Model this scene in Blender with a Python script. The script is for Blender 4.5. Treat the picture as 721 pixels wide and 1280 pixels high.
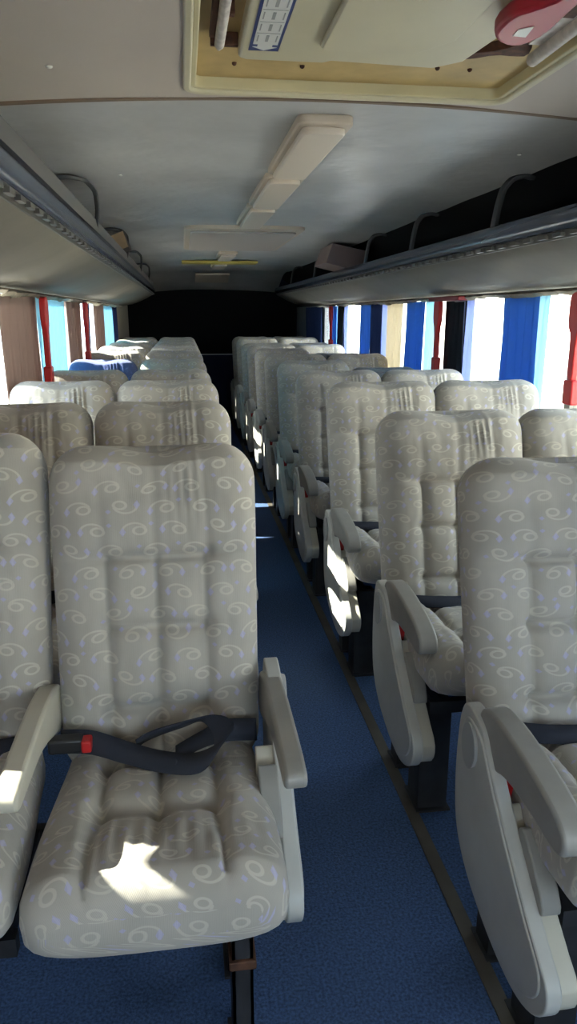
import bpy, bmesh, math, random
from mathutils import Vector, Matrix, noise
random.seed(7)
C = bpy.context.scene
COL = C.collection
for o in list(bpy.data.objects): bpy.data.objects.remove(o)

# ---------------------------------------------------------------- camera
CAMZ = 1.46
cd = bpy.data.cameras.new('camera'); cam = bpy.data.objects.new('camera', cd); COL.objects.link(cam)
cd.sensor_fit = 'VERTICAL'; cd.sensor_height = 36.0; cd.lens = 924/1280*36.0; cd.clip_start = .02; cd.clip_end = 200
d_ = Vector((228-360.5, 640-393, -924)).normalized()
z_ = Vector((0, -d_.z, d_.y)).normalized()
x_ = d_.cross(z_)
cam.matrix_world = Matrix((x_, d_, z_)).to_4x4()
cam.location = (0, 0, CAMZ)
C.camera = cam

# ---------------------------------------------------------------- world, sun, exposure
w = bpy.data.worlds.new('sky'); C.world = w; w.use_nodes = True
bg = w.node_tree.nodes['Background']
bg.inputs[0].default_value = (.75, .875, 1.0, 1); bg.inputs[1].default_value = 5.2
sd = bpy.data.lights.new('sun', 'SUN'); sun = bpy.data.objects.new('sun', sd); COL.objects.link(sun)
sd.energy = 26; sd.angle = math.radians(.6); sd.color = (1, .93, .80)
SUN_EL, SUN_AZ = 36, 14          # from the left side, a little from the rear of the coach
sun_dir = Vector((math.cos(math.radians(SUN_EL))*math.cos(math.radians(SUN_AZ)),
                  -math.cos(math.radians(SUN_EL))*math.sin(math.radians(SUN_AZ)),
                  -math.sin(math.radians(SUN_EL))))
sun.rotation_euler = sun_dir.to_track_quat('-Z', 'Y').to_euler(); sun.location = (-6, 2, 6)
C.view_settings.view_transform = 'Standard'; C.view_settings.look = 'None'
C.view_settings.gamma = 1; C.view_settings.use_curve_mapping = False
C.view_settings.exposure = 0.50

# ---------------------------------------------------------------- node helpers
class S:
    """a node socket with arithmetic"""
    nt = None
    def __init__(s, v): s.v = v
    @staticmethod
    def op(k, *a):
        n = S.nt.nodes.new('ShaderNodeMath'); n.operation = k
        for i, q in enumerate(a):
            if isinstance(q, S): S.nt.links.new(q.v, n.inputs[i])
            else: n.inputs[i].default_value = q
        return S(n.outputs[0])
    def __add__(s, o): return S.op('ADD', s, o)
    def __radd__(s, o): return S.op('ADD', o, s)
    def __sub__(s, o): return S.op('SUBTRACT', s, o)
    def __rsub__(s, o): return S.op('SUBTRACT', o, s)
    def __mul__(s, o): return S.op('MULTIPLY', s, o)
    def __rmul__(s, o): return S.op('MULTIPLY', o, s)
    def __truediv__(s, o): return S.op('DIVIDE', s, o)
    def floor(s): return S.op('FLOOR', s)
    def fract(s): return S.op('FRACT', s)
    def abs(s): return S.op('ABSOLUTE', s)
    def gt(s, o): return S.op('GREATER_THAN', s, o)
    def lt(s, o): return S.op('LESS_THAN', s, o)
    def sqrt(s): return S.op('SQRT', s)
    def clamp(s):
        r = S.op('ADD', s, 0.0); r.v.node.use_clamp = True; return r
    def soft(s, e, wd):                      # 1 below e, fading to 0 at e+wd
        return ((e + wd - s) * (1.0/wd)).clamp()

def newmat(name, col=(.5,.5,.5), rough=.6, metal=0, spec=None, bump=None, var=None, sheen=0):
    m = bpy.data.materials.new(name); m.use_nodes = True
    nt = m.node_tree; b = nt.nodes['Principled BSDF']
    b.inputs['Base Color'].default_value = (*col, 1); b.inputs['Roughness'].default_value = rough
    b.inputs['Metallic'].default_value = metal
    if spec is not None: b.inputs['Specular IOR Level'].default_value = spec
    if sheen: b.inputs['Sheen Weight'].default_value = sheen
    co = nt.nodes.new('ShaderNodeTexCoord')
    if var:                                   # (scale, amount): patchy colour of the thing itself
        n = nt.nodes.new('ShaderNodeTexNoise'); n.inputs['Scale'].default_value = var[0]; n.inputs['Detail'].default_value = 5
        nt.links.new(co.outputs['Object'], n.inputs['Vector'])
        r = nt.nodes.new('ShaderNodeValToRGB')
        r.color_ramp.elements[0].position = .3; r.color_ramp.elements[1].position = .7
        r.color_ramp.elements[0].color = (*[c*(1-var[1]) for c in col], 1)
        r.color_ramp.elements[1].color = (*[min(1, c*(1+var[1])) for c in col], 1)
        nt.links.new(n.outputs['Fac'], r.inputs['Fac']); nt.links.new(r.outputs[0], b.inputs['Base Color'])
    if bump:                                  # (scale, strength, distance)
        n = nt.nodes.new('ShaderNodeTexNoise'); n.inputs['Scale'].default_value = bump[0]; n.inputs['Detail'].default_value = 4
        nt.links.new(co.outputs['Object'], n.inputs['Vector'])
        q = nt.nodes.new('ShaderNodeBump'); q.inputs['Strength'].default_value = bump[1]; q.inputs['Distance'].default_value = bump[2]
        nt.links.new(n.outputs['Fac'], q.inputs['Height']); nt.links.new(q.outputs[0], b.inputs['Normal'])
    return m

def fabric(name, base, ring, lilac):
    """seat moquette: fine ribs, small curled motifs with lilac arrow heads"""
    m = newmat(name, base, .85, sheen=.25); nt = m.node_tree; b = nt.nodes['Principled BSDF']
    S.nt = nt
    uvn = nt.nodes.new('ShaderNodeUVMap'); uvn.uv_map = 'UVMap'
    sp = nt.nodes.new('ShaderNodeSeparateXYZ'); nt.links.new(uvn.outputs[0], sp.inputs[0])
    u, v = S(sp.outputs[0]), S(sp.outputs[1])
    sx, sy = .084, .044
    row = (v/sy).floor()
    uu = u/sx + row*.37
    col = uu.floor()
    cx = nt.nodes.new('ShaderNodeCombineXYZ'); nt.links.new(row.v, cx.inputs[0]); nt.links.new(col.v, cx.inputs[1])
    wn = nt.nodes.new('ShaderNodeTexWhiteNoise'); wn.noise_dimensions = '3D'; nt.links.new(cx.outputs[0], wn.inputs['Vector'])
    ws = nt.nodes.new('ShaderNodeSeparateXYZ'); nt.links.new(wn.outputs['Color'], ws.inputs[0])
    r1, r2, r3 = [S(ws.outputs[i]) for i in range(3)]
    X = (uu.fract() - .5)*sx * (r1.gt(.5)*2 - 1) + (r3 - .5)*.012
    Y = ((v/sy).fract() - .5)*sy * (r2.gt(.12)*2 - 1) + X*((r3-.5)*.5)
    e = lambda x0, y0, a, c: (((X - x0)/a)*((X - x0)/a) + ((Y - y0)/c)*((Y - y0)/c)).sqrt()
    rg = (e(-.006, -.004, .0125, .0078) - 1).abs().soft(.18, .14)
    tl = (e(.005, -.005, .0245, .0165) - 1).abs().soft(.075, .07)
    tl = tl * (Y + X*.30).gt(-.004)
    mk = S.op('MAXIMUM', rg, tl)
    tri = ((X - .0285).abs() + (Y + .0065).abs()*.75).soft(.0064, .001)
    tri2 = ((X + .029).abs()*.8 + (Y - .010).abs()).soft(.0042, .001)
    tri = S.op('MAXIMUM', tri, tri2*r1.gt(.4))
    mx = nt.nodes.new('ShaderNodeMix'); mx.data_type = 'RGBA'
    # slightly worn base
    co = nt.nodes.new('ShaderNodeTexCoord')
    n = nt.nodes.new('ShaderNodeTexNoise'); n.inputs['Scale'].default_value = 7; n.inputs['Detail'].default_value = 4
    nt.links.new(co.outputs['Object'], n.inputs['Vector'])
    rp = nt.nodes.new('ShaderNodeValToRGB')
    rp.color_ramp.elements[0].position = .3; rp.color_ramp.elements[1].position = .75
    rp.color_ramp.elements[0].color = (*[c*.86 for c in base], 1); rp.color_ramp.elements[1].color = (*[c*1.1 for c in base], 1)
    nt.links.new(n.outputs['Fac'], rp.inputs['Fac'])
    nt.links.new(rp.outputs[0], mx.inputs[6]); mx.inputs[7].default_value = (*ring, 1)
    nt.links.new((mk*.55).v, mx.inputs[0])
    m2 = nt.nodes.new('ShaderNodeMix'); m2.data_type = 'RGBA'
    nt.links.new(mx.outputs[2], m2.inputs[6]); m2.inputs[7].default_value = (*lilac, 1)
    nt.links.new((tri*.6).v, m2.inputs[0])
    nt.links.new(m2.outputs[2], b.inputs['Base Color'])
    # ribs + pile
    rib = S.op('SINE', u*2200)
    bp = nt.nodes.new('ShaderNodeBump'); bp.inputs['Strength'].default_value = .18; bp.inputs['Distance'].default_value = .002
    n2 = nt.nodes.new('ShaderNodeTexNoise'); n2.inputs['Scale'].default_value = 45; n2.inputs['Detail'].default_value = 3
    nt.links.new(co.outputs['Object'], n2.inputs['Vector'])
    nt.links.new((rib*.15 + S(n2.outputs['Fac'])*1.3).v, bp.inputs['Height'])
    nt.links.new(bp.outputs[0], b.inputs['Normal'])
    return m

def cloth(name, col, trans=.35):
    m = bpy.data.materials.new(name); m.use_nodes = True; nt = m.node_tree
    nt.nodes.remove(nt.nodes['Principled BSDF']); out = nt.nodes['Material Output']
    d = nt.nodes.new('ShaderNodeBsdfDiffuse'); t = nt.nodes.new('ShaderNodeBsdfTranslucent'); x = nt.nodes.new('ShaderNodeMixShader')
    d.inputs[0].default_value = (*col, 1); t.inputs[0].default_value = (*col, 1); x.inputs[0].default_value = trans
    nt.links.new(d.outputs[0], x.inputs[1]); nt.links.new(t.outputs[0], x.inputs[2]); nt.links.new(x.outputs[0], out.inputs[0])
    return m

def glassmat():
    m = bpy.data.materials.new('window_glass'); m.use_nodes = True; nt = m.node_tree
    nt.nodes.remove(nt.nodes['Principled BSDF']); out = nt.nodes['Material Output']
    d = nt.nodes.new('ShaderNodeBsdfTransparent'); t = nt.nodes.new('ShaderNodeBsdfGlossy'); x = nt.nodes.new('ShaderNodeMixShader')
    d.inputs[0].default_value = (.93, .96, .96, 1); t.inputs['Roughness'].default_value = .03; x.inputs[0].default_value = .05
    nt.links.new(d.outputs[0], x.inputs[1]); nt.links.new(t.outputs[0], x.inputs[2]); nt.links.new(x.outputs[0], out.inputs[0])
    return m

M = dict(
    fabric=fabric('seat_fabric', (.408,.380,.330), (.60,.57,.48), (.40,.40,.66)),
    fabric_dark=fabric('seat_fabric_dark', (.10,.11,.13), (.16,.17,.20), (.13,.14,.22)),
    fabric_blue=fabric('seat_fabric_blue', (.075,.105,.27), (.12,.15,.32), (.10,.13,.36)),
    back_shell=newmat('seat_back_shell', (.20,.20,.21), .6),
    plast=newmat('light_grey_plastic', (.50,.495,.46), .42, var=(9,.06)),
    plast_cream=newmat('cream_plastic', (.55,.52,.43), .42, var=(9,.06)),
    plast_grey=newmat('armrest_grey_plastic', (.30,.29,.265), .42, var=(14,.08)),
    disc=newmat('pivot_disc_plastic', (.36,.36,.35), .4),
    metal=newmat('dark_painted_metal', (.035,.035,.038), .5, .3, var=(12,.35)),
    clamp=newmat('rusty_clamp', (.10,.045,.025), .7, .3, var=(40,.4)),
    belt=newmat('belt_webbing', (.022,.026,.040), .9, bump=(220,.3,.001)),
    red=newmat('red_plastic', (.55,.02,.02), .4),
    red_dark2=newmat('crimson_plastic', (.36,.012,.03), .4),
    red_dark=newmat('dark_red_plastic', (.22,.01,.015), .4),
    buckle=newmat('black_plastic', (.02,.02,.022), .4),
    carpet=newmat('blue_carpet', (.054,.108,.245), .95, bump=(260,.9,.006), var=(150,.5)),
    strip=newmat('floor_strip', (.085,.075,.06), .6, var=(6,.4)),
    ceil_f=newmat('ceiling_beige', (.50,.44,.385), .6, var=(3,.04), bump=(3,.15,.01)),
    ceil_r=newmat('ceiling_vinyl', (.43,.43,.425), .38, var=(2.2,.12), bump=(2.2,.5,.06)),
    seam=newmat('seam_brown', (.19,.13,.085), .7),
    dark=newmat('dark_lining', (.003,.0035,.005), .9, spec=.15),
    rack=newmat('rack_panel_grey', (.140,.130,.108), .68, spec=.3, var=(4,.10), bump=(5,.15,.01)),
    rack_lip=newmat('rack_lip_blue_black', (.05,.065,.10), .2, .2),
    rack_band=newmat('rack_band_dark', (.055,.052,.045), .5),
    rack_top=newmat('rack_edge_grey', (.085,.085,.085), .5),
    bracket=newmat('bracket_black', (.022,.024,.027), .5),
    wall=newmat('side_wall_grey', (.22,.23,.24), .7, var=(4,.08)),
    post=newmat('window_post', (.33,.31,.25), .6),
    rear_up=newmat('rear_panel_black', (.0035,.004,.005), .8, spec=.2),
    rear_lo=newmat('rear_panel_navy', (.014,.022,.065), .7, spec=.25),
    rear_trim=newmat('rear_trim_grey', (.45,.50,.58), .5),
    hatch=newmat('hatch_cream', (.56,.50,.30), .5, var=(8,.06)),
    hatch_panel=newmat('hatch_panel_cream', (.58,.53,.36), .42, var=(5,.05)),
    hatch_tray=newmat('hatch_tray_ochre', (.52,.37,.15), .55, var=(10,.16)),
    rust=newmat('rust_brown', (.09,.035,.02), .8, var=(60,.5)),
    strut=newmat('strut_white', (.55,.50,.45), .5, var=(50,.2)),
    lamp=newmat('lamp_cover_beige', (.60,.52,.43), .38),
    lamp_rim=newmat('lamp_rim_beige', (.50,.42,.33), .45),
    yellow=newmat('yellow_bar', (.50,.38,.08), .5),
    vent=newmat('vent_cover', (.40,.36,.33), .5),
    sticker_b=newmat('sticker_navy', (.03,.05,.18), .4),
    sticker_w=newmat('sticker_white', (.70,.70,.66), .4),
    sticker_g=newmat('sticker_grey', (.32,.33,.31), .5),
    brown_box=newmat('cardboard', (.27,.19,.115), .8, var=(12,.1)),
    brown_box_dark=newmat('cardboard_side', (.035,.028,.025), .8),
    pink_box=newmat('mauve_box', (.19,.135,.13), .7),
    valance=newmat('valance_cloth', (.27,.235,.18), .9, var=(14,.35), bump=(30,.6,.01)),
    c_blue=cloth('curtain_blue', (.10,.27,.66), .30),
    c_cyan=cloth('curtain_cyan', (.42,.68,.80), .42),
    c_sheer=cloth('curtain_lilac', (.55,.62,.90), .5),
    c_pale=cloth('curtain_pale_blue', (.55,.80,.92), .6),
    c_brown=cloth('curtain_taupe', (.30,.225,.20), .25),
    c_black=cloth('curtain_black', (.035,.04,.05), .1),
    c_navy=cloth('curtain_navy', (.04,.06,.16), .15),
    c_beige=cloth('curtain_beige', (.72,.66,.55), .5),
    glass=glassmat(),
    ground=newmat('yard_ground', (.62,.58,.52), .9, var=(1.5,.1)),
    yard=newmat('yard_wall', (.80,.77,.70), .9, var=(.6,.08)),
)

# ---------------------------------------------------------------- mesh helpers
def link(name, bm, mats, parent=None, smooth=True, loc=None, bevel=0, solid=0, angle=40):
    me = bpy.data.meshes.new(name)
    bmesh.ops.recalc_face_normals(bm, faces=bm.faces)
    bm.to_mesh(me); bm.free()
    if not isinstance(mats, (list, tuple)): mats = [mats]
    for m in mats: me.materials.append(m)
    o = bpy.data.objects.new(name, me); COL.objects.link(o)
    if parent: o.parent = parent
    if loc: o.location = loc
    for p in me.polygons: p.use_smooth = smooth
    if smooth and angle < 180: me.set_sharp_from_angle(angle=math.radians(angle))
    if solid:
        md = o.modifiers.new('solid', 'SOLIDIFY'); md.thickness = solid; md.offset = 0
    if bevel:
        md = o.modifiers.new('bevel', 'BEVEL'); md.width = bevel; md.segments = 3; md.limit_method = 'ANGLE'; md.angle_limit = math.radians(35)
        md.harden_normals = False
    return o

def box(bm, x0, x1, y0, y1, z0, z1, mi=0):
    vs = [bm.verts.new((x, y, z)) for x in (x0, x1) for y in (y0, y1) for z in (z0, z1)]
    for f in ((0,1,3,2),(4,6,7,5),(0,4,5,1),(2,3,7,6),(0,2,6,4),(1,5,7,3)):
        bm.faces.new([vs[i] for i in f]).material_index = mi
    return vs

def prism(bm, poly, a0, a1, axis='x', mi=0):
    """closed polygon extruded along an axis. axis x: poly=(y,z); y: poly=(x,z); z: poly=(x,y)"""
    def P(p, a): return {'x': (a, p[0], p[1]), 'y': (p[0], a, p[1]), 'z': (p[0], p[1], a)}[axis]
    A = [bm.verts.new(P(p, a0)) for p in poly]; B = [bm.verts.new(P(p, a1)) for p in poly]
    n = len(poly)
    for i in range(n): bm.faces.new((A[i], A[(i+1)%n], B[(i+1)%n], B[i])).material_index = mi
    bm.faces.new(A).material_index = mi; bm.faces.new(B).material_index = mi

def smoothpoly(pts, it=2):
    for _ in range(it):
        q = []
        for i in range(len(pts)):
            a, b = pts[i], pts[(i+1) % len(pts)]
            q.append((a[0]*.75+b[0]*.25, a[1]*.75+b[1]*.25)); q.append((a[0]*.25+b[0]*.75, a[1]*.25+b[1]*.75))
        pts = q
    return pts

def tube(bm, pts, r, n=10, mi=0):
    pts = [Vector(p) for p in pts]; rings = []
    for i, p in enumerate(pts):
        t = (pts[min(i+1, len(pts)-1)] - pts[max(i-1, 0)]).normalized()
        a = t.orthogonal().normalized() if i == 0 else (rings_a - t*rings_a.dot(t)).normalized()
        rings_a = a; b = t.cross(a)
        rr = r[i] if isinstance(r, (list, tuple)) else r
        rings.append([bm.verts.new(p + (a*math.cos(k*2*math.pi/n) + b*math.sin(k*2*math.pi/n))*rr) for k in range(n)])
    for i in range(len(rings)-1):
        for k in range(n):
            bm.faces.new((rings[i][k], rings[i][(k+1)%n], rings[i+1][(k+1)%n], rings[i+1][k])).material_index = mi
    bm.faces.new(rings[0]).material_index = mi; bm.faces.new(rings[-1]).material_index = mi

def ribbon(bm, pts, wid, mi=0, sub=5):
    """strip along (point, width direction) pairs, Catmull-smoothed"""
    P = [Vector(p) for p, _ in pts]; D = [Vector(d).normalized() for _, d in pts]
    out = []
    for i in range(len(P)-1):
        p0, p1, p2, p3 = P[max(i-1,0)], P[i], P[i+1], P[min(i+2,len(P)-1)]
        for k in range(sub):
            t = k/sub
            q = .5*((2*p1)+(p2-p0)*t+(2*p0-5*p1+4*p2-p3)*t*t+(3*p1-p0-3*p2+p3)*t**3)
            out.append((q, D[i].lerp(D[i+1], t).normalized()))
    out.append((P[-1], D[-1]))
    prev = None
    for q, d in out:
        a, b, c = bm.verts.new(q-d*wid/2), bm.verts.new(q), bm.verts.new(q+d*wid/2)
        if prev:
            bm.faces.new((prev[0], prev[1], b, a)).material_index = mi
            bm.faces.new((prev[1], prev[2], c, b)).material_index = mi
        prev = (a, b, c)

def pillow(L, W, T, rW, rT, disp, place, n_s=70, n_f=68, n_b=20, ex=3.6, topdip=0):
    """a padded slab: length L (s), half width W(s), half thickness T(s); disp(x, s) swells the front"""
    bm = bmesh.new(); uv = bm.loops.layers.uv.new('UVMap')
    ss = []
    for i in range(n_s+1):
        t = i/n_s; ss.append(L*(t - .55*math.sin(2*math.pi*t)/(2*math.pi)))
    angs = [math.pi*i/n_f for i in range(n_f)] + [math.pi + math.pi*i/n_b for i in range(n_b)]
    loc2 = {}
    rings = []; arc = 0; pb = None
    for s in ss:
        e = min(s, L-s); top = s > L/2
        a, b = W(s), T(s)
        if e < rW: a = a - rW + math.sqrt(max(0, rW**2-(rW-e)**2))
        if e < rT: b = b - rT + math.sqrt(max(0, rT**2-(rT-e)**2))
        if pb is not None: arc += math.hypot(s-pb[0], b-pb[1])
        pb = (s, b)
        ring = []; acc = -a; prev = None
        for j, an in enumerate(angs):
            c, sn = math.cos(an), math.sin(an)
            if j <= n_f and 0 < j < n_f:
                u = -math.cos(math.pi*j/n_f); k = .5
                u = u*(1-k) + (2*j/n_f-1)*k
                x = a*u; y = b*(max(0, 1-abs(u)**ex))**(1/ex)
            elif j == 0: x, y = -a, 0.0
            elif j == n_f: x, y = a, 0.0
            else:
                u = math.cos(math.pi*(j-n_f)/n_b); x = a*u; y = -b*(max(0, 1-abs(u)**ex))**(1/ex)
            yy = y
            if y > 0:
                wt = (1-min(1, abs(x)/a)**10)*min(1, e/(rT*.8))
                yy += disp(x, s)*wt
            sz = s
            if topdip and top: sz = s - topdip*math.exp(-(x/.075)**2)*max(0, 1-(L-s)/.12)
            if prev is not None: acc += math.hypot(x-prev[0], y-prev[1])
            prev = (x, y)
            vtx = bm.verts.new(place(x, sz, yy)); loc2[vtx] = (x, yy, b, arc); ring.append((vtx, acc, arc))
        rings.append(ring)
    n = len(angs)
    def face(q, us):
        f = bm.faces.new([v for v, _, _ in q])
        for lp, (_, uu, vv) in zip(f.loops, us): lp[uv].uv = (uu, vv)
    for i in range(len(rings)-1):
        for j in range(n):
            q = [rings[i][j], rings[i][(j+1) % n], rings[i+1][(j+1) % n], rings[i+1][j]]
            us = list(q)
            if j == n-1:
                us[1] = (None, q[0][1]+.02, q[1][2]); us[2] = (None, q[3][1]+.02, q[2][2])
            face(q, us)
    for ring, sg in ((rings[0], -1), (rings[-1], 1)):      # end caps, mapped flat
        cen = sum((v.co for v, _, _ in ring), Vector())/n
        inner = []
        for v, uu, vv in ring:
            d = v.co - cen; x, y, b, ar = loc2[v]
            nv = bm.verts.new(cen + d*.55); loc2[nv] = (x*.55, y*.55, b, ar); inner.append(nv)
        capuv = lambda v: (loc2[v][0]*1.0, loc2[v][3] + sg*(loc2[v][2]-loc2[v][1]))
        ov = [v for v, _, _ in ring]
        for j in range(n):
            f = bm.faces.new((ov[j], ov[(j+1) % n], inner[(j+1) % n], inner[j]))
            for lp in f.loops: lp[uv].uv = capuv(lp.vert)
        f = bm.faces.new(inner)
        for lp in f.loops: lp[uv].uv = capuv(lp.vert)
    return bm

def cellf(t, edges, p=5):
    for a, b in zip(edges[:-1], edges[1:]):
        if a <= t <= b:
            q = (t-a)/(b-a); return 1-abs(2*q-1)**p
    return 0
def g(x, c, w_): return math.exp(-((x-c)/w_)**2)

# ---------------------------------------------------------------- seat design
BL = .700
def back_disp(x, s):
    u = x/.22; v = s/BL; h = 0
    inner = abs(u) < .48
    if v < .665:
        if inner:
            h = -.013 + .028*(cellf(u, [-.48, 0, .48], 3)*cellf(v, [-.03, .21, .45, .665], 4))**.8 - .009*(g(v,.21,.012)+g(v,.45,.012))
        else:
            q = (abs(u)-.48)/.52
            h = .016*math.sqrt(max(0, 1-(2*q-1)**2*.9)) - .006*g(q, 0, .10)
            h -= .004*(g(v,.21,.02)+g(v,.45,.02))*max(0, 1-q*1.6)
    else:
        q = (v-.665)/.335
        h = .036*math.sqrt(max(0, 1-(1-min(1, q*2.8))**2)) - .012*max(0, q-.55)
        h -= .006*g(u, -.50, .05)*(1-q) + .009*g(u, .50, .05)*(1-.6*q) + .004*g(u, .0, .04)
        h -= .003*g(u, .0, .3)*q
    for uu in (-.48, 0, .48):
        for vv in (.21, .45): h -= .016*g(u, uu, .08)*g(v, vv, .022)
    for uu in (-.48, .48): h -= .012*g(u, uu, .09)*g(v, .665, .022)
    h -= .012*g(v, .660, .011)*smooth01((.80-abs(u))/.25)
    # gathered wrinkles by the right hand side of the headrest
    wr = g(u, .33, .17)*g(v, .86, .09)
    h += .0055*wr*math.sin(x*330 + v*9)
    h += .0045*noise.noise(Vector((x*14, s*8, 3)))*(1-.5*abs(u)) + .0015*noise.noise(Vector((x*50, s*22, 3)))
    return h
CL = .50
def cush_disp(x, s):
    u = x/.22; v = s/CL; h = 0           # v 0 back .. 1 front
    if abs(u) < .50:
        fr = smooth01((v-.62)/.25); h = -.014*(1-fr) + .024*(cellf(u, [-.5, 0, .5], 4)*(1-fr)+.55*fr)*cellf(v, [-.1, .25, .56, 1.12], 4) - .005*(g(v,.25,.02)+g(v,.56,.02))
    else:
        q = (abs(u)-.5)/.5
        h = .018*math.sqrt(max(0, 1-(2*q-1)**2*.9)) - .012*g(q, 0, .12)
        h += .0028*math.sin(s*190 + u*6)*g(q, .25, .25)*g(v, .45, .3)
    for uu in (-.5, 0, .5):
        for vv in (.25, .56): h -= .018*g(u, uu, .09)*g(v, vv, .04)
    h += .003*math.sin(x*210)*g(v, .74, .12)*(1 if abs(u) < .6 else .4)
    h += .005*noise.noise(Vector((x*12, s*12, 8))) + .0018*noise.noise(Vector((x*45, s*30, 8)))
    return h

RA = math.radians(13.6)
bdir = Vector((0, math.sin(RA), math.cos(RA))); bnor = Vector((0, -math.cos(RA), math.sin(RA)))
def back_place(x, s, d): return Vector((x, -.10, .45)) + bdir*s + bnor*d
def cush_place(x, s, d): return Vector((x, -.085 - s*math.cos(.045), .462 + s*math.sin(.045) + d))

def smooth01(t): t = max(0, min(1, t)); return t*t*(3-2*t)
def make_backrest(mat):
    bm = pillow(BL, lambda s: .213+.009*smooth01(s/BL), lambda s: .066+.006*math.sin(math.pi*min(1, s/BL))-.010*smooth01((s/BL-.7)/.3),
                0.084, .048, back_disp, back_place, n_s=124, n_f=84, n_b=18, topdip=.019)
    return link('backrest', bm, mat, angle=180)
def make_cushion(mat):
    bm = pillow(CL, lambda s: .198+.022*smooth01(s/CL/.75), lambda s: .070+.004*(s/CL), .05, .050, cush_disp, cush_place, n_s=60, n_f=72, n_b=18)
    return link('cushion', bm, mat, angle=180)
ARM = smoothpoly([(-.195,.590),(-.200,.655),(-.235,.680),(-.34,.682),(-.50,.658),(-.565,.632),(-.572,.592),(-.545,.575),(-.44,.588),(-.34,.585),(-.28,.562),(-.215,.555)], 2)
ARM_L = smoothpoly([(-.045,.600),(-.055,.645),(-.10,.676),(-.22,.694),(-.38,.696),(-.495,.690),(-.508,.672),(-.500,.652),(-.44,.650),(-.30,.640),(-.20,.605),(-.10,.560),(-.05,.56)], 2)
def make_arm(x0, x1, mat, prof=None):
    bm = bmesh.new(); prism(bm, prof or ARM, x0, x1)
    return link('armrest', bm, mat, bevel=.007)
PANEL = smoothpoly([(-.17,.655),(-.245,.640),(-.285,.585),(-.40,.475),(-.52,.375),(-.585,.335),(-.588,.285),(-.55,.235),(-.48,.205),(-.40,.205),(-.30,.225),(-.20,.265),(-.135,.33),(-.115,.44),(-.120,.58),(-.14,.64)], 2)

def make_side(sgn, xin, sh=(0, 0)):
    """aisle side of a seat: sgn -1 = panel on -x side. xin = distance of its inner face from the seat centre"""
    P = []
    bm = bmesh.new(); a, b = sorted((sgn*xin, sgn*(xin+.030)))
    prism(bm, PANEL, a, b)
    # shallow raised field on the outer face
    cx, cy = -.34, .42
    inner = [(cx+(p[0]-cx)*.90, cy+(p[1]-cy)*.90) for p in PANEL]
    o = sgn*(xin+.030); prism(bm, inner, *sorted((o-sgn*.004, o+sgn*.0035)))
    P.append(link('side_panel', bm, M['plast'], bevel=.006))
    bm = bmesh.new()                      # front edge cover of the panel
    prism(bm, smoothpoly([(-.325,.520),(-.345,.518),(-.40,.462),(-.52,.362),(-.578,.325),(-.580,.285),(-.548,.243),(-.50,.260),(-.46,.33),(-.37,.42),(-.33,.47)], 1), *sorted((sgn*(xin-.036), sgn*(xin+.002))))
    P.append(link('edge_trim', bm, M['plast_cream'], bevel=.003))
    bm = bmesh.new()                      # pivot disc
    r = bmesh.ops.create_cone(bm, cap_ends=True, segments=28, radius1=.046, radius2=.042, depth=.012)
    bmesh.ops.rotate(bm, verts=bm.verts, matrix=Matrix.Rotation(math.pi/2, 3, 'Y'))
    bmesh.ops.scale(bm, verts=bm.verts, vec=(1, .8, 1.15))
    bmesh.ops.translate(bm, verts=bm.verts, vec=(sgn*(xin+.036), -.205, .575))
    P.append(link('pivot_disc', bm, M['disc'], bevel=.002))
    bm = bmesh.new()                      # recline lever block
    prism(bm, smoothpoly([(-.385,.520),(-.43,.492),(-.495,.425),(-.495,.392),(-.43,.40),(-.375,.46)], 1), *sorted((sgn*(xin-.036), sgn*(xin+.003))))
    P.append(link('recline_lever', bm, M['plast_grey'], bevel=.004))
    for q in P: q.location = (0, sh[0], sh[1])
    if sh[1]:
        for q in P: q.scale = (1, .92, .90)
    return P

def make_leg(y0, y1, x0, x1, ztop):
    bm = bmesh.new()                      # pressed steel upright: web with two flanges and a foot plate
    box(bm, x0, x1, y0, y0+.006, .006, ztop); box(bm, x0, x0+.006, y0, y1, .006, ztop); box(bm, x1-.006, x1, y0, y1, .006, ztop)
    box(bm, x0+.006, x1-.006, y1-.012, y1-.006, .006, ztop)
    box(bm, x0-.008, x1+.008, y0-.015, y1+.015, 0, .007)
    return link('leg', bm, M['metal'], smooth=False)

def belt_simple(side, low=False):
    bm = bmesh.new()
    ribbon(bm, [((-.20*side, -.158, .57),(0,1,1)), ((-.12*side, -.192, .582),(0,.9,.6)), ((0, -.206, .578),(0,.8,.7)), ((.10*side, -.200, .582),(0,.9,.5)), ((.20*side, -.160, .575),(0,1,1))], .046)
    o = link('seat_belt', bm, M['belt'], solid=.003)
    bm = bmesh.new()
    if low: box(bm, -.246, -.214, -.270, -.215, .46, .545)
    else: box(bm, -.185*side-.016, -.185*side+.016, -.245, -.185, .585, .603)
    k = link('buckle', bm, M['buckle'], bevel=.004)
    bm = bmesh.new()
    if low: box(bm, -.243, -.217, -.292, -.268, .500, .560)
    else: box(bm, -.185*side-.012, -.185*side+.012, -.262, -.240, .586, .604)
    r = link('release_button', bm, M['red'], bevel=.003)
    return o, k, r

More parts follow.
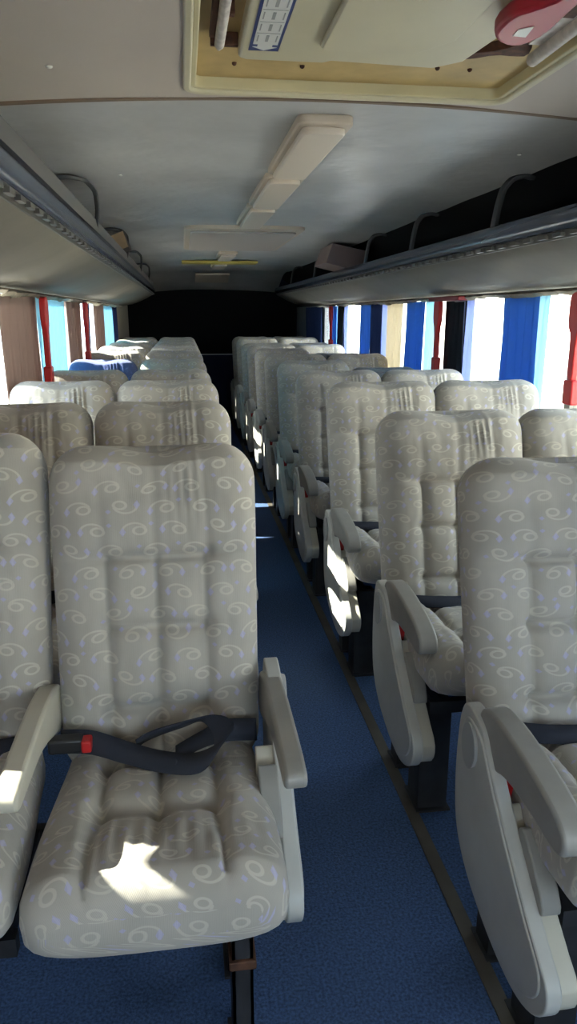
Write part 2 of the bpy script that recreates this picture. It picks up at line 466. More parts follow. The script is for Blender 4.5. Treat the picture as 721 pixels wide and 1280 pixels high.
def belt_loose():
    bm = bmesh.new()
    ribbon(bm, [((-.205,-.165,.575),(0,.5,1)),((-.14,-.188,.582),(0,.5,1)),((-.07,-.215,.570),(0,.8,.6)),((.00,-.250,.566),(0,1,.5)),((.07,-.275,.572),(.1,1,.4)),
                ((.115,-.262,.590),(.5,.6,.5)),((.128,-.225,.612),(.9,.1,.3)),((.100,-.195,.622),(.7,-.5,.5)),((.05,-.190,.610),(.2,-.7,.7)),((-.02,-.190,.590),(.1,-.7,.8)),((-.05,-.195,.575),(0,-.7,.8))], .048, sub=7)
    ribbon(bm, [((.03,-.245,.574),(0,1,.3)),((.08,-.215,.585),(.3,1,.5)),((.13,-.185,.585),(.2,.5,1)),((.20,-.165,.570),(0,.5,1))], .046, sub=7)
    o = link('seat_belt', bm, M['belt'], solid=.003)
    bm = bmesh.new(); box(bm, -.225, -.155, -.205, -.175, .568, .600)
    k = link('buckle', bm, M['buckle'], bevel=.006)
    bm = bmesh.new(); box(bm, -.158, -.138, -.212, -.182, .572, .598)
    r = link('release_button', bm, M['red'], bevel=.004)
    return o, k, r

def group_parts(parts, root, dz=0):
    for p in parts:
        p.parent = root
        if dz: p.location.z += dz
def empty(name, loc): 
    o = bpy.data.objects.new(name, None); COL.objects.link(o); o.location = loc; o.empty_display_size = .1
    return o
def tag(o, label=None, cat=None, group=None, kind=None):
    if label: o['label'] = label
    if cat: o['category'] = cat
    if group: o['group'] = group
    if kind: o['kind'] = kind
    return o

proto_back = make_backrest(M['fabric']); proto_cush = make_cushion(M['fabric'])
def cp(o):
    c = o.copy(); COL.objects.link(c); return c
def build_seat(side, place, belt='simple', first=False):
    """side: 'L' seats left of the aisle / 'R' right of it; place: 'aisle' or 'window'"""
    dz = .032 if side == 'L' else 0
    sg = 1 if side == 'L' else -1                  # direction of the aisle
    root = empty('passenger_seat', (0,0,0))
    b, c = (proto_back, proto_cush) if first else (cp(proto_back), cp(proto_cush))
    parts = [b, c]
    if place == 'aisle':
        if side == 'L':
            parts += make_side(sg, .226, (.065, .110))
            parts.append(make_arm(.216, .256, M['plast_grey'], ARM_L)); parts.append(make_arm(-.252, -.212, M['plast_cream'], ARM_L))
        else:
            parts += make_side(sg, .250)
            parts.append(make_arm(-.270, -.218, M['plast_grey'])); parts.append(make_arm(.225, .268, M['plast_cream']))
    bm = bmesh.new()
    box(bm, -.20, .20, -.48, -.455, .355, .392); box(bm, -.20, .20, -.20, -.175, .355, .392)
    for x in (-.19, .165): box(bm, x, x+.025, -.455, -.20, .365, .392)
    parts.append(link('seat_frame', bm, M['metal'], smooth=False))
    bl = belt_loose() if belt == 'loose' else belt_simple(sg if place == 'aisle' else -sg, side == 'R' and place == 'aisle')
    parts.append(bl[0])
    group_parts(parts, root, dz)
    bl[1].parent = bl[0]; bl[2].parent = bl[1]
    if place == 'aisle':
        x0, x1 = (.125, .165) if side == 'L' else (-.205, -.115)
        l1 = make_leg(-.43, -.33, x0, x1, .36+dz); l1.parent = root
        if side == 'L':
            bm = bmesh.new(); box(bm, x0-.006, x1+.006, -.438, -.36, .255, .275); q = link('clamp', bm, M['clamp'], l1, bevel=.003)
        l2 = make_leg(-.20, -.13, x0, x1, .36+dz); l2.parent = root
    else:
        l1 = make_leg(-.43, -.36, -sg*.10-.02, -sg*.10+.02, .36+dz); l1.parent = root
        l2 = make_leg(-.20, -.15, -sg*.10-.02, -sg*.10+.02, .36+dz); l2.parent = root
    return root

def copy_tree(o, parent=None):
    c = o.copy(); COL.objects.link(c); c.parent = parent
    for ch in list(KIDS[o]): copy_tree(ch, c)
    return c
protos = {('L','aisle'): build_seat('L','aisle','loose',True), ('L','window'): build_seat('L','window'),
          ('R','aisle'): build_seat('R','aisle'), ('R','window'): build_seat('R','window')}
protos['L2'] = build_seat('L','aisle')
from collections import defaultdict
KIDS = defaultdict(list)
for o in bpy.data.objects:
    if o.parent: KIDS[o.parent].append(o)
NUM = ['first','second','third','fourth','fifth','sixth','seventh','eighth','ninth','tenth','eleventh']
# y of the front of the top edge of each row
LEFT = [1.57, 2.42, 3.27, 4.12, 4.97, 5.80, 6.65, 7.50, 8.35, 9.20]
RIGHT = [1.53, 2.30, 3.18, 4.10, 4.95, 5.75, 6.55, 7.35, 8.10, 8.85, 9.65]
XS = {('L','aisle'): -.075, ('L','window'): -.522, ('R','aisle'): .860, ('R','window'): 1.346}
LZ = [1.02, .992, .99, .978, .985, 1.0, 1.0, 1.0, 1.0, 1.0]
used = set()
for side, rows in (('L', LEFT), ('R', RIGHT)):
    for k, y in enumerate(rows):
        for place in ('aisle', 'window'):
            key = (side, place)
            if side == 'L' and place == 'aisle' and k > 0: key = 'L2'
            pr = protos[key]
            if key in used: r = copy_tree(pr)
            else: r = pr; used.add(key)
            yy = y
            r.location = (XS[(side, place)], yy, 0)
            sd_ = 'left' if side == 'L' else 'right'
            pl = 'beside the gangway' if place == 'aisle' else 'next to the windows'
            lab = f'grey patterned coach seat {pl}, {NUM[k]} row from camera, {sd_} side'
            if (side, place, k) == ('L','window',4): lab = 'blue topped coach seat by the left windows, fifth row, among grey ones'
            if (side, place, k) == ('R','window',4): lab = 'dark topped low coach seat by the right windows, fifth row back'
            if (side, place, k) == ('R','window',6): lab = 'dark topped coach seat by the right windows, seventh row back'
            if (side, place, k) == ('L','aisle',0): lab = 'front left tufted grey coach seat with a tangled belt on its cushion'
            for ch in (c for c in bpy.data.objects if c.parent == r and side == 'R' and c.name.startswith('cushion')): ch.scale.x = 1.08
            tag(r, lab, 'bus seat', f'tufted coach seats on the {sd_} side of the gangway')
            for ch in (c for c in bpy.data.objects if c.parent == r):
                if ch.name.startswith('backrest'):
                    if side == 'L': ch.scale.z = LZ[k]
                    else: ch.scale = (1.11, 1, (.983, .993, 1.01, .995, 1.0, 1.0, 1.01, 1.01, 1.0, 1.03, 1.02)[k])
                    a = random.uniform(-1, 1)*.012
                    ch.rotation_euler.x = a*0
                    if (side, place, k) == ('L','window',4): ch.data = ch.data.copy(); ch.data.materials[0] = M['fabric_blue']; ch['label'] = 'blue patterned backrest'
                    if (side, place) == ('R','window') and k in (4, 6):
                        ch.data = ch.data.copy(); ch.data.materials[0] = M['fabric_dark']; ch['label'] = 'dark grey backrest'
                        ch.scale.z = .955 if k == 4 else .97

# ---------------------------------------------------------------- setting
XC, HW = .43, 1.20
XL, XR = XC-HW, XC+HW
YF, YB = -2.6, 10.9
def st(name, bm, mats, **k): return tag(link(name, bm, mats, **k), kind='structure')
bm = bmesh.new(); box(bm, XL-.05, XR+.05, YF-.05, YB+.05, -.08, 0); st('floor', bm, M['carpet'], smooth=False)
for x0, x1 in ((.618, .655), ):
    bm = bmesh.new(); box(bm, x0, x1, YF, YB, 0, .004); st('trim_1', bm, M['strip'], smooth=False)
# ceiling: gently arched; front beige panel and rear grey vinyl
def ceil_z(x, y):
    z = CAMZ + .552 - .035*((x-XC)/.85)**2
    if y > 9.9: z -= .23*smooth01((y-9.9)/1.15)
    return z
def ceiling(name, y0, y1, ny, mat, dz=0, hole=None):
    bm = bmesh.new(); xs = [XC-.90+1.8*i/36 for i in range(37)]
    if hole: xs = sorted(set([x for x in xs if abs(x-hole[0])>.02 and abs(x-hole[1])>.02] + list(hole[:2])))
    ys = [y0+(y1-y0)*j/ny for j in range(ny+1)]
    if hole: ys = sorted(set([y for y in ys if abs(y-hole[2])>.02 and abs(y-hole[3])>.02] + list(hole[2:])))
    g_ = [[bm.verts.new((x, y, ceil_z(x, y)+dz + .011*noise.noise(Vector((x*1.4, y*2.0, 0))))) for x in xs] for y in ys]
    for j in range(len(ys)-1):
        for i in range(len(xs)-1):
            if hole:
                mx, my = (xs[i]+xs[i+1])/2, (ys[j]+ys[j+1])/2
                if hole[0] < mx < hole[1] and hole[2] < my < hole[3]: continue
            bm.faces.new((g_[j][i], g_[j][i+1], g_[j+1][i+1], g_[j+1][i]))
    return st(name, bm, mat, angle=180)
def seam_y(x): return 2.085+.13*((x-XC)/.88)**2*1.0
HX0, HX1, HY0, HY1 = .035, .848, 1.09, 2.06
ceiling('ceiling_front', YF, 2.115, 40, M['ceil_f'], -.006, (HX0, HX1, HY0, HY1))
ceiling('ceiling_rear', 2.115, YB, 90, M['ceil_r'])
# edge strip where the two ceiling skins meet
bm = bmesh.new()
prism(bm, [(XC-.90+1.8*i/30, ceil_z(XC-.90+1.8*i/30, 2)-.012) for i in range(31)] + [(XC+.90-1.8*i/30, ceil_z(XC+.90-1.8*i/30, 2)+.004) for i in range(31)], 2.110, 2.128, 'y')
st('trim_2', bm, M['seam'])
# roof above everything and dark slopes behind the racks
bm = bmesh.new(); box(bm, XL-.06, XR+.06, YF-.05, YB+.05, CAMZ+.68, CAMZ+.74); st('roof', bm, M['wall'], smooth=False)
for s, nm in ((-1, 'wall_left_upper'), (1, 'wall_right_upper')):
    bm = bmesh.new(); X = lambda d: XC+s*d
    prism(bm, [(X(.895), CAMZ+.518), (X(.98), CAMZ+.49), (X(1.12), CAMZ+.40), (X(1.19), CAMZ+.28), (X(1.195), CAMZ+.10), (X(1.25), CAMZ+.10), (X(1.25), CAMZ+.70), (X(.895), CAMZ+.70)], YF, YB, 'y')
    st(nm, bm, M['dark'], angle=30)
SILL, WTOP = .80, CAMZ+.11
for s, nm in ((-1, 'wall_left'), (1, 'wall_right')):
    x0, x1 = sorted((XC+s*HW, XC+s*(HW+.05)))
    bm = bmesh.new(); box(bm, x0, x1, YF, YB, 0, SILL); box(bm, x0, x1, YF, YB, WTOP, WTOP+.15)
    a, b = sorted((XC+s*(HW-.03), XC+s*HW)); box(bm, a, b, YF, YB, SILL-.04, SILL)
    end = 9.0 if s < 0 else 8.7
    box(bm, x0, x1, end, YB, SILL, WTOP)
    st(nm, bm, M['wall'], smooth=False)
k = 1
posts = {-1: [-1.9, -.4, 1.05, 2.60, 4.15, 5.72, 7.30], 1: [-1.6, -.1, 1.45, 3.02, 4.60, 6.16, 7.72]}
for s in (-1, 1):
    ps = posts[s]; xx = XC+s*(HW+.025)
    end = 9.0 if s < 0 else 8.7
    for i, p in enumerate(ps + [end]):
        if p != end:
            bm = bmesh.new(); box(bm, xx-.02, xx+.02, p-.025, p+.025, SILL, WTOP)
            st('window_post', bm, M['post'], smooth=False)
        prevp = YF if i == 0 else ps[i-1]
        bm = bmesh.new(); box(bm, xx-.003, xx+.003, prevp+.025, p-.025, SILL, WTOP)
        st('window_%d' % k, bm, M['glass'], smooth=False); k += 1
bm = bmesh.new(); box(bm, XL-.05, XR+.05, YB, YB+.05, 0, 2.1); st('wall_back', bm, M['rear_lo'], smooth=False)
bm = bmesh.new(); box(bm, XL+.01, XR-.01, YB-.04, YB, .915, 1.80); st('rear_panel', bm, M['rear_up'], bevel=.01)
bm = bmesh.new(); box(bm, XL+.01, XR-.01, YB-.05, YB, .900, .915); st('trim_3', bm, M['rear_trim'], smooth=False)
bm = bmesh.new(); box(bm, XL, XL+.02, 9.0, YB-.04, SILL, CAMZ+.12); st('trim_4', bm, M['post'], smooth=False)
# front bulkhead behind the camera with the windscreen opening
bm = bmesh.new(); box(bm, XL-.05, XR+.05, YF-.05, YF, 0, .75); box(bm, XL-.05, XR+.05, YF-.05, YF, 1.85, 2.1)
box(bm, XL-.05, XL+.08, YF-.05, YF, .75, 1.85); box(bm, XR-.08, XR+.05, YF-.05, YF, .75, 1.85)
st('wall_front', bm, M['wall'], smooth=False)
bm = bmesh.new(); box(bm, XL+.08, XR-.08, YF-.03, YF-.02, .75, 1.85); st('windshield', bm, M['glass'], smooth=False)
# outdoors
bm = bmesh.new(); box(bm, -60, 60, -40, 70, -1.25, -1.05); st('ground', bm, M['ground'], smooth=False)
bm = bmesh.new(); box(bm, 9, 9.3, -12, 40, -1.05, 3.2)
for i in range(26): box(bm, 8.9, 9.0, -12+i*2, -11.85+i*2, -1.05, 3.2)
st('yard_wall', bm, M['yard'], smooth=False)

# ---------------------------------------------------------------- luggage racks
def rack(s, y0, y1, label):
    root = tag(empty('luggage_rack', (XC+s*1.19, (y0+y1)/2, CAMZ+.11)), label, 'luggage rack', 'overhead luggage racks')
    inv = Matrix.Translation(-root.location)
    X = lambda d: XC+s*d
    Z = lambda z: CAMZ+z
    def part(name, bm, mat, **k):
        bmesh.ops.transform(bm, matrix=inv, verts=bm.verts)
        return link(name, bm, mat, root, **k)
    prof = [(.785,.262),(.800,.238),(.860,.205),(.930,.172),(1.00,.145),(1.06,.125),(1.075,.128),(1.19,.100),
            (1.19,.130),(1.08,.155),(1.00,.175),(.93,.200),(.86,.235),(.81,.275)]
    bm = bmesh.new()
    # rounded rear end: the section shrinks towards the wall over the last part
    ys = [y0, y1-.45, y1-.30, y1-.18, y1-.08, y1-.02, y1]; sh = [1, 1, .96, .86, .68, .45, .25]
    rings = [[bm.verts.new((X(1.19+(px-1.19)*q), y, Z(.12+(pz-.12)*(.4+.6*q)))) for px, pz in prof] for y, q in zip(ys, sh)]
    n = len(prof)
    for a, b in zip(rings[:-1], rings[1:]):
        for i in range(n): bm.faces.new((a[i], a[(i+1)%n], b[(i+1)%n], b[i]))
    bm.faces.new(rings[0]); bm.faces.new(rings[-1])
    part('shelf_panel', bm, M['rack'], angle=50)
    bm = bmesh.new()
    prism(bm, smoothpoly([(X(.768),Z(.302)),(X(.776),Z(.330)),(X(.800),Z(.335)),(X(.806),Z(.300)),(X(.800),Z(.262)),(X(.780),Z(.258)),(X(.770),Z(.275))], 1), y0, y1-.32, 'y')
    part('lip_rail', bm, M['rack_lip'], angle=60)
    bm = bmesh.new()      # perforated band under the lip
    prism(bm, [(X(.778),Z(.260)),(X(.812),Z(.262)),(X(.815),Z(.236)),(X(.796),Z(.238))], y0, y1-.36, 'y')
    y = y0
    while y < y1-.5:
        xx = sorted((X(.772), X(.786))); box(bm, xx[0], xx[1], y, y+.055, Z(.242), Z(.254)); y += .11
    part('perforated_band', bm, M['rack_band'], smooth=False)
    if s < 0:
        bm = bmesh.new(); prism(bm, [(X(.770),Z(.332)),(X(.776),Z(.385)),(X(.790),Z(.388)),(X(.80),Z(.334))], y0, y1-.5, 'y')
        part('top_flange', bm, M['rack_top'], angle=30)
    for yb in ([3.45, 5.25, 6.9, 8.5] if s < 0 else [1.3, 2.95, 4.05, 5.08, 7.10, 8.6]):
        bm = bmesh.new()
        ce = CAMZ+.515
        if s > 0: pth = [(X(.79), yb, Z(.32)), (X(.80), yb-.005, Z(.40)), (X(.81), yb-.02, Z(.465)), (X(.835), yb-.04, ce-.015), (X(.88), yb-.05, ce-.005), (X(.915), yb-.05, ce-.012)]
        else: pth = [(X(.785), yb, Z(.34)), (X(.765), yb-.06, Z(.42)), (X(.76), yb-.17, Z(.480)), (X(.785), yb-.28, ce-.012), (X(.84), yb-.31, ce-.008), (X(.89), yb-.31, ce-.012)]
        P = [Vector(p) for p in pth]; fine = []
        for i in range(len(P)-1):
            for t in range(4): fine.append(P[i].lerp(P[i+1], t/4))
        fine.append(P[-1])
        for _ in range(1): fine = [fine[0]] + [(fine[i-1]+fine[i]*2+fine[i+1])/4 for i in range(1, len(fine)-1)] + [fine[-1]]
        ribbon(bm, [(p, (0,1,.15)) for p in fine], .042, sub=1)
        part('bracket', bm, M['bracket'], solid=.016, bevel=.003)
    return root
rack(-1, -1.6, 10.35, 'long grey overhead luggage rack above the left windows')
rack(1, -1.6, 10.25, 'long grey overhead luggage rack with blue sheen above the right windows')

# ragged cloth valances under the racks
for s, y0, y1, lab in ((-1, -1.5, 9.2, 'ragged taupe cloth valance under the left luggage rack'), (1, -1.5, 8.9, 'ragged taupe cloth valance under the right luggage rack')):
    bm = bmesh.new(); n = int((y1-y0)/.02); prev = None
    for i in range(n+1):
        y = y0+i*.02
        xo = XC+s*(1.145+.012*math.sin(y*41)+.01*noise.noise(Vector((y*9, s, 0))))
        dz = .045+.030*noise.noise(Vector((y*2.5, s*3, 1)))+.016*noise.noise(Vector((y*14, s, 5)))
        a = bm.verts.new((XC+s*1.15, y, CAMZ+.104)); b = bm.verts.new((xo-s*.02, y, CAMZ+.104-dz*.25)); c = bm.verts.new((xo, y, CAMZ+.104-max(.008, dz*.55)))
        if prev: bm.faces.new((prev[0], prev[1], b, a)); bm.faces.new((prev[1], prev[2], c, b))
        prev = (a, b, c)
    tag(link('valance', bm, M['valance'], solid=.004), lab, 'valance')

# ---------------------------------------------------------------- curtains
def curtain(s, y0, y1, mat, label, folds=None, amp=.010, zb=.78, d=1.178, zt=CAMZ+.085):
    bm = bmesh.new(); L = y1-y0; nf = folds or max(2, L/.085); n = max(12, int(nf*8)); m = 14
    ph = random.random()*6; rows = []
    for j in range(m+1):
        z = zb+(zt-zb)*j/m; row = []
        for i in range(n+1):
            t = i/n; y = y0+L*t + .012*math.sin(t*9+z*3+ph)*(1-j/m)
            x = XC+s*(d + amp*math.sin(t*nf*2*math.pi+ph+.5*math.sin(z*3)) + .004*math.sin(t*nf*9+z*4))
            row.append(bm.verts.new((x, y, z)))
        rows.append(row)
    for j in range(m):
        for i in range(n): bm.faces.new((rows[j][i], rows[j][i+1], rows[j+1][i+1], rows[j+1][i]))
    return tag(link('curtain', bm, mat, angle=180, solid=.0015), label, 'curtain', 'curtains along the %s windows' % ('left' if s < 0 else 'right'))
CURT_L = [(-2.3,-1.2,'c_brown','taupe curtain at the left windows, well ahead of the first seat'),
    (-.9,1.10,'c_brown','unseen taupe curtain added to block sun ahead of the first left seat row'),  # added out of view to shape the sun on the front seats
    (1.25,2.90,'c_brown','unseen taupe curtain added to shade the first two left seat rows'),  # also out of view, added to keep sun off the first rows
    (3.27,4.10,'c_brown','wide taupe pleated curtain at the left window, nearest the photo edge'),
    (4.11,4.98,'c_cyan','bright cyan curtain glowing at the left window beyond the first red lever'),
    (5.08,5.82,'c_brown','taupe curtain between the nearer cyan curtain and the second red lever on the left'),
    (6.02,6.34,'c_navy','narrow navy curtain at the left window after the second red lever'),
    (6.75,7.42,'c_brown','farther taupe curtain on the left, before the last cyan curtain'),
    (7.48,8.38,'c_cyan','farther cyan curtain near the rear end of the left windows'),
    (8.42,8.95,'c_navy','navy curtain at the rear end of the left windows')]
CURT_R = [(-1.5,-.6,'c_blue','blue curtain at the right windows, well ahead of the first seat'),
    (.5,1.3,'c_blue','blue curtain at the right window beside the first seat row'),
    (3.21,3.29,'c_pale','narrow pale blue curtain edge right of the widest blue curtain'),
    (3.29,3.68,'c_blue','widest bright blue curtain at the right window, nearest the camera'),
    (4.08,4.22,'c_sheer','narrow lilac curtain beside the black pleated curtain at right'),
    (4.18,4.52,'c_black','black pleated curtain by the farther red lever on the right'),
    (4.72,4.95,'c_pale','pale blue curtain edge left of the farther red lever at right'),
    (4.95,5.38,'c_blue','second bright blue curtain on the right, left of the red lever'),
    (5.45,5.88,'c_beige','pale beige striped curtain at the right window behind the second blue one'),
    (5.92,6.06,'c_sheer','thin lilac curtain edge beside the farther dark curtain at right'),
    (6.04,6.42,'c_navy','dark grey curtain left of the thin lilac edge, right windows'),
    (6.42,6.78,'c_blue','third blue curtain on the right, left of the dark grey one'),
    (7.35,7.55,'c_sheer','faint lilac curtain in the rear half of the right windows'),
    (7.50,7.85,'c_black','dark brown curtain in the rear half of the right windows'),
    (7.86,8.20,'c_blue','farthest blue curtain near the rear of the right windows')]
for y0, y1, mt, lab in CURT_L: curtain(-1, y0, y1, M[mt], lab, d=1.178)
for y0, y1, mt, lab in CURT_R: curtain(1, y0, y1, M[mt], lab, d=1.178, amp=.010 if y1-y0 > .2 else .006)
bm = bmesh.new()
curtain(1, 8.75, 9.9, M['c_navy'], 'dark navy curtain over the rear corner wall on the right', d=1.175)

curtain(-1, 1.06, 1.30, M['c_brown'], 'unseen upper taupe cloth piece added above a sun slit beside the first left seat', zb=1.10)  # added sun blocker: upper edge of the slit that lights the front cushion
curtain(-1, 1.06, 1.30, M['c_brown'], 'unseen lower taupe cloth piece added below the sun slit beside the first left seat', zt=1.035)  # added sun blocker: lower edge of that slit, floats free of the upper piece
# red emergency levers
def lever(s, y, label, bracket=False):
    root = tag(empty('emergency_lever', (XC+s*1.12, y, CAMZ-.30)), label, 'window lever', 'red emergency window levers')
    x0, x1 = sorted((XC+s*1.10, XC+s*1.128)); inv = Matrix.Translation(-root.location)
    def part(nm, bm, mat, **k):
        bmesh.ops.transform(bm, matrix=inv, verts=bm.verts); return link(nm, bm, mat, root, **k)
    bm = bmesh.new()
    prism(bm, smoothpoly([(y-.052,CAMZ+.05),(y-.040,CAMZ+.085),(y+.040,CAMZ+.085),(y+.052,CAMZ+.05),(y+.050,CAMZ-.045),(y+.020,CAMZ-.085),(y+.020,CAMZ-.28),(y-.020,CAMZ-.28),(y-.020,CAMZ-.085),(y-.050,CAMZ-.045)], 1), x0, x1)
    part('handle', bm, M['red'], bevel=.006)
    bm = bmesh.new(); a, b = sorted((XC+s*1.095, XC+s*1.135)); box(bm, a, b, y-.035, y+.035, CAMZ-.355, CAMZ-.255)
    part('latch_box', bm, M['red'], bevel=.008)
    if bracket:
        bm = bmesh.new(); a, b = sorted((XC+s*1.08, XC+s*1.16)); box(bm, a, b, y-.42, y+.10, CAMZ+.075, CAMZ+.10)
        part('cover_bar', bm, M['red_dark'], bevel=.006)
lever(1, 2.83, 'red emergency window lever at the right edge of the photo', False)
lever(1, 4.50, 'red emergency window lever beside the black pleated curtain', True)
lever(1, 7.90, 'farthest red emergency lever on the right, near the rear curtains')
lever(-1, 3.96, 'nearer red emergency lever by the left taupe and cyan curtains')
lever(-1, 5.60, 'farther red emergency lever on the left window side')

# ---------------------------------------------------------------- roof hatch
def hatch():
    root = tag(empty('roof_hatch', (.45, 1.6, CAMZ+.545)), 'cream roof hatch with arrow sticker and rusty fittings in the front ceiling', 'roof hatch')
    inv = Matrix.Translation(-root.location)
    def part(nm, bm, mat, par=None, **k):
        if nm not in ('outer_frame','inner_frame','tray','screw'): bmesh.ops.translate(bm, verts=bm.verts, vec=(-.005, -.055, -.020))
        bmesh.ops.transform(bm, matrix=inv, verts=bm.verts); return link(nm, bm, mat, par or root, **k)
    Z = lambda z: CAMZ+z
    def ring(bm, o, i, z0, z1, rc=.05):
        def rr(x0, x1, y0, y1, r):
            pts = []
            for cx, cy, a0 in ((x1-r, y1-r, 0), (x0+r, y1-r, 90), (x0+r, y0+r, 180), (x1-r, y0+r, 270)):
                for t in range(6):
                    a = math.radians(a0+18*t); pts.append((cx+r*math.cos(a), cy+r*math.sin(a)))
            return pts
        A, B = rr(*o, rc), rr(*i, max(.01, rc-.02)); n = len(A)
        vs = [[bm.verts.new((x, y, z)) for x, y in L] for L, z in ((A, z1), (A, z0), (B, z0), (B, z1))]
        for q in range(4):
            a, b = vs[q], vs[(q+1)%4]
            for j in range(n): bm.faces.new((a[j], a[(j+1)%n], b[(j+1)%n], b[j]))
    bm = bmesh.new(); ring(bm, (.020,.862,1.08,2.075), (.040,.842,1.10,2.055), Z(.532), Z(.56)); part('outer_frame', bm, M['hatch_panel'], bevel=.005)
    bm = bmesh.new(); ring(bm, (.038,.844,1.095,2.057), (.052,.830,1.11,2.043), Z(.540), Z(.60), .04); part('inner_frame', bm, M['hatch'], bevel=.003)
    bm = bmesh.new(); box(bm, .03,.86,1.06,2.075,Z(.566),Z(.58)); part('tray', bm, M['hatch_tray'], smooth=False)
    bm = bmesh.new()
    prism(bm, [(.142,1.12),(.142,1.835),(.160,1.850),(.330,1.850),(.345,1.835),(.55,1.850),(.58,1.852),(.632,1.80),(.655,1.60),(.66,1.12)], Z(.552), Z(.586), 'z')
    prism(bm, [(.30,1.12),(.30,1.72),(.32,1.735),(.50,1.735),(.56,1.64),(.56,1.12)], Z(.540), Z(.553), 'z')
    pl = part('door_panel', bm, M['hatch_panel'], bevel=.007)
    # sticker with boxes and an arrow
    zt = Z(.5505)
    bm = bmesh.new(); box(bm, .160,.222,1.12,1.782,zt,zt+.0014); stk = part('arrow_sticker', bm, M['sticker_b'], pl, smooth=False)
    bm = bmesh.new(); box(bm, .166,.216,1.12,1.742,zt-.0010,zt+.0002)
    prism(bm, [(.176,1.742),(.206,1.742),(.206,1.757),(.216,1.757),(.191,1.776),(.166,1.757),(.176,1.757)], zt-.0010, zt+.0002, 'z')
    part('arrow', bm, M['sticker_w'], stk, smooth=False)
    bm = bmesh.new(); y = 1.735
    while y > 1.16:
        box(bm, .188,.194,y-.045,y-.012,zt-.0016,zt-.0009); box(bm, .171,.1735,y-.045,y-.012,zt-.0016,zt-.0009); box(bm, .2085,.211,y-.045,y-.012,zt-.0016,zt-.0009)
        box(bm, .168,.214,y-.0575,y-.0560,zt-.0016,zt-.0009); y -= .058
    part('marking', bm, M['sticker_g'], stk, smooth=False)
    # left strut
    bm = bmesh.new(); tube(bm, [(.104,1.14,Z(.565)),(.102,1.45,Z(.562)),(.100,1.78,Z(.558))], .0105, 12); tube(bm, [(.1,1.775,Z(.558)),(.100,1.80,Z(.558))], .006, 8)
    part('strut', bm, M['strut'])
    bm = bmesh.new(); box(bm, .082,.140,1.79,1.803,Z(.560),Z(.586)); box(bm, .080,.093,1.50,1.79,Z(.572),Z(.586)); box(bm,.112,.122,1.62,1.64,Z(.56),Z(.586))
    part('rusty_bracket', bm, M['rust'], bevel=.002)
    # right side: strut, rust, red handle
    bm = bmesh.new(); tube(bm, [(.770,1.14,Z(.560)),(.772,1.50,Z(.556)),(.775,1.765,Z(.552))], .014, 12); box(bm, .735,.765,1.14,1.70,Z(.56),Z(.586))
    part('strut', bm, M['strut'])
    bm = bmesh.new()
    prism(bm, smoothpoly([(.60,1.80),(.655,1.785),(.70,1.76),(.735,1.70),(.755,1.72),(.775,1.79),(.745,1.795),(.70,1.79),(.66,1.825),(.61,1.832)], 1), Z(.566), Z(.586), 'z')
    part('rusty_bracket', bm, M['rust'], bevel=.002)
    bm = bmesh.new()
    prism(bm, smoothpoly([(.580,1.43),(.580,1.505),(.602,1.548),(.640,1.574),(.668,1.560),(.682,1.50),(.672,1.40),(.665,1.22),(.63,1.22),(.632,1.35),(.603,1.40)], 1), Z(.512), Z(.542), 'z')
    hd = part('red_handle', bm, M['red_dark2'], bevel=.008)
    bm = bmesh.new(); prism(bm, [(.617,1.483),(.638,1.465),(.646,1.515),(.620,1.512)], Z(.5105), Z(.5122), 'z'); part('handle_sticker', bm, M['sticker_w'], hd, smooth=False)
    bm = bmesh.new(); box(bm, .705,.728,1.35,1.50,Z(.540),Z(.586)); part('handle_post', bm, M['rust'], smooth=False)
    for x, y in ((.14,1.93),(.30,1.93),(.70,1.90),(.62,1.90)):
        bm = bmesh.new(); bmesh.ops.create_uvsphere(bm, u_segments=10, v_segments=6, radius=.006); bmesh.ops.translate(bm, verts=bm.verts, vec=(x, y, Z(.565))); part('screw', bm, M['rust'])
hatch()

# ---------------------------------------------------------------- ceiling lights
def ceiling_light(y0, y1, w0, label):
    root = tag(empty('ceiling_light', (XC, (y0+y1)/2, CAMZ+.55)), label, 'ceiling light', 'stepped beige ceiling lights')
    inv = Matrix.Translation(-root.location); r = .03
    for nm, ins, z0, z1, mt in (('base', 0, .528, .556, 'lamp_rim'), ('cover', .018, .508, .530, 'lamp')):
        bm = bmesh.new(); pts = []
        x0, x1, a, b = XC-w0/2+ins, XC+w0/2-ins, y0+ins*1.6, y1-ins
        for cx, cy, a0 in ((x1-r, b-r, 0), (x0+r, b-r, 90), (x0+r, a+r, 180), (x1-r, a+r, 270)):
            for t in range(5):
                q = math.radians(a0+22.5*t); pts.append((cx+r*math.cos(q), cy+r*math.sin(q)))
        prism(bm, pts, CAMZ+z0, CAMZ+z1, 'z'); bmesh.ops.transform(bm, matrix=inv, verts=bm.verts)
        link(nm, bm, M[mt], root, bevel=.006)
ceiling_light(2.30, 3.12, .165, 'beige stepped ceiling light nearest the camera')
ceiling_light(3.16, 3.98, .165, 'second beige ceiling light, just behind the nearest one')
ceiling_light(4.02, 4.86, .165, 'third beige ceiling light, in front of the vent cover')
ceiling_light(7.05, 7.75, .17, 'small beige ceiling light between the vent cover and the yellow bar')
ceiling_light(8.45, 9.15, .17, 'farther beige ceiling light just past the yellow bar')

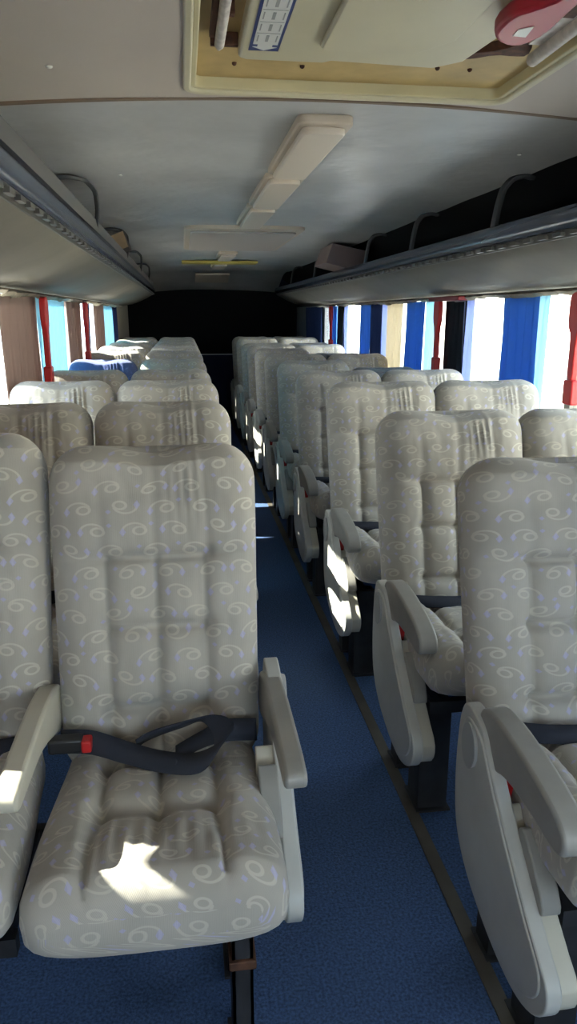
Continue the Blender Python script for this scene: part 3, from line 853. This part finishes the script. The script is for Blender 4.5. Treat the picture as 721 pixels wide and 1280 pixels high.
bm = bmesh.new()
root = tag(empty('vent_cover', (.42, 5.8, CAMZ+.55)), 'rectangular beige ceiling vent cover with raised rim at mid ceiling', 'vent cover')
inv = Matrix.Translation(-root.location)
def rrect(x0, x1, y0, y1, r):
    pts = []
    for cx, cy, a0 in ((x1-r, y1-r, 0), (x0+r, y1-r, 90), (x0+r, y0+r, 180), (x1-r, y0+r, 270)):
        for t in range(5):
            q = math.radians(a0+22.5*t); pts.append((cx+r*math.cos(q), cy+r*math.sin(q)))
    return pts
for nm, a, z0, z1, mt in (('rim', (.03,.81,5.02,6.62), .525, .556, 'lamp_rim'), ('cover', (.07,.77,5.14,6.52), .512, .527, 'vent')):
    bm = bmesh.new(); prism(bm, rrect(*a, .05), CAMZ+z0, CAMZ+z1, 'z'); bmesh.ops.transform(bm, matrix=inv, verts=bm.verts); link(nm, bm, M[mt], root, bevel=.008)
bm = bmesh.new(); box(bm, .01, .80, 8.10, 8.34, CAMZ+.515, CAMZ+.54); tag(link('ceiling_bar', bm, M['yellow'], bevel=.006), 'narrow yellow crosswise bar on the rear ceiling', 'ceiling bar')
bm = bmesh.new(); prism(bm, [(10.0, CAMZ+.490),(10.42, CAMZ+.410),(10.42, CAMZ+.435),(10.0, CAMZ+.515)], .18, .62)
tag(link('rear_lamp', bm, M['lamp_rim'], bevel=.008), 'pale rectangular lamp on the sloping ceiling above the rear wall', 'ceiling lamp')
for x, y, lab in ((-.27, 1.87, 'small dark screw head in the beige front ceiling panel'), (-.22, 3.2, 'pale screw head at the left of the grey ceiling'), (1.15, 2.6, 'pale screw head at the right of the grey ceiling')):
    bm = bmesh.new(); bmesh.ops.create_uvsphere(bm, u_segments=12, v_segments=8, radius=.008)
    bmesh.ops.scale(bm, verts=bm.verts, vec=(1,1,.5)); bmesh.ops.translate(bm, verts=bm.verts, vec=(x, y, ceil_z(x,y)-.004))
    tag(link('ceiling_screw', bm, M['sticker_w']), lab, 'screw', 'ceiling screws')

# ---------------------------------------------------------------- boxes on the racks
def crate(name, label, pts_xz, y0, y1, mats, rz=0):
    bm = bmesh.new(); prism(bm, pts_xz, y0, y1, 'y')
    o = link(name, bm, mats, bevel=.004)
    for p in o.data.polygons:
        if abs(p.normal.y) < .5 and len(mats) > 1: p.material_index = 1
    return tag(o, label, 'box')
crate('cardboard_box', 'small brown cardboard box leaning out of the left luggage rack', [(-.60,CAMZ+.295),(-.315,CAMZ+.405),(-.345,CAMZ+.500),(-.635,CAMZ+.39)], 4.95, 5.25, [M['brown_box'], M['brown_box_dark']])
crate('storage_box', 'dull mauve box leaning over the lip of the right luggage rack', [(1.08,CAMZ+.375),(1.36,CAMZ+.31),(1.40,CAMZ+.46),(1.13,CAMZ+.515)], 5.75, 6.25, [M['pink_box']])
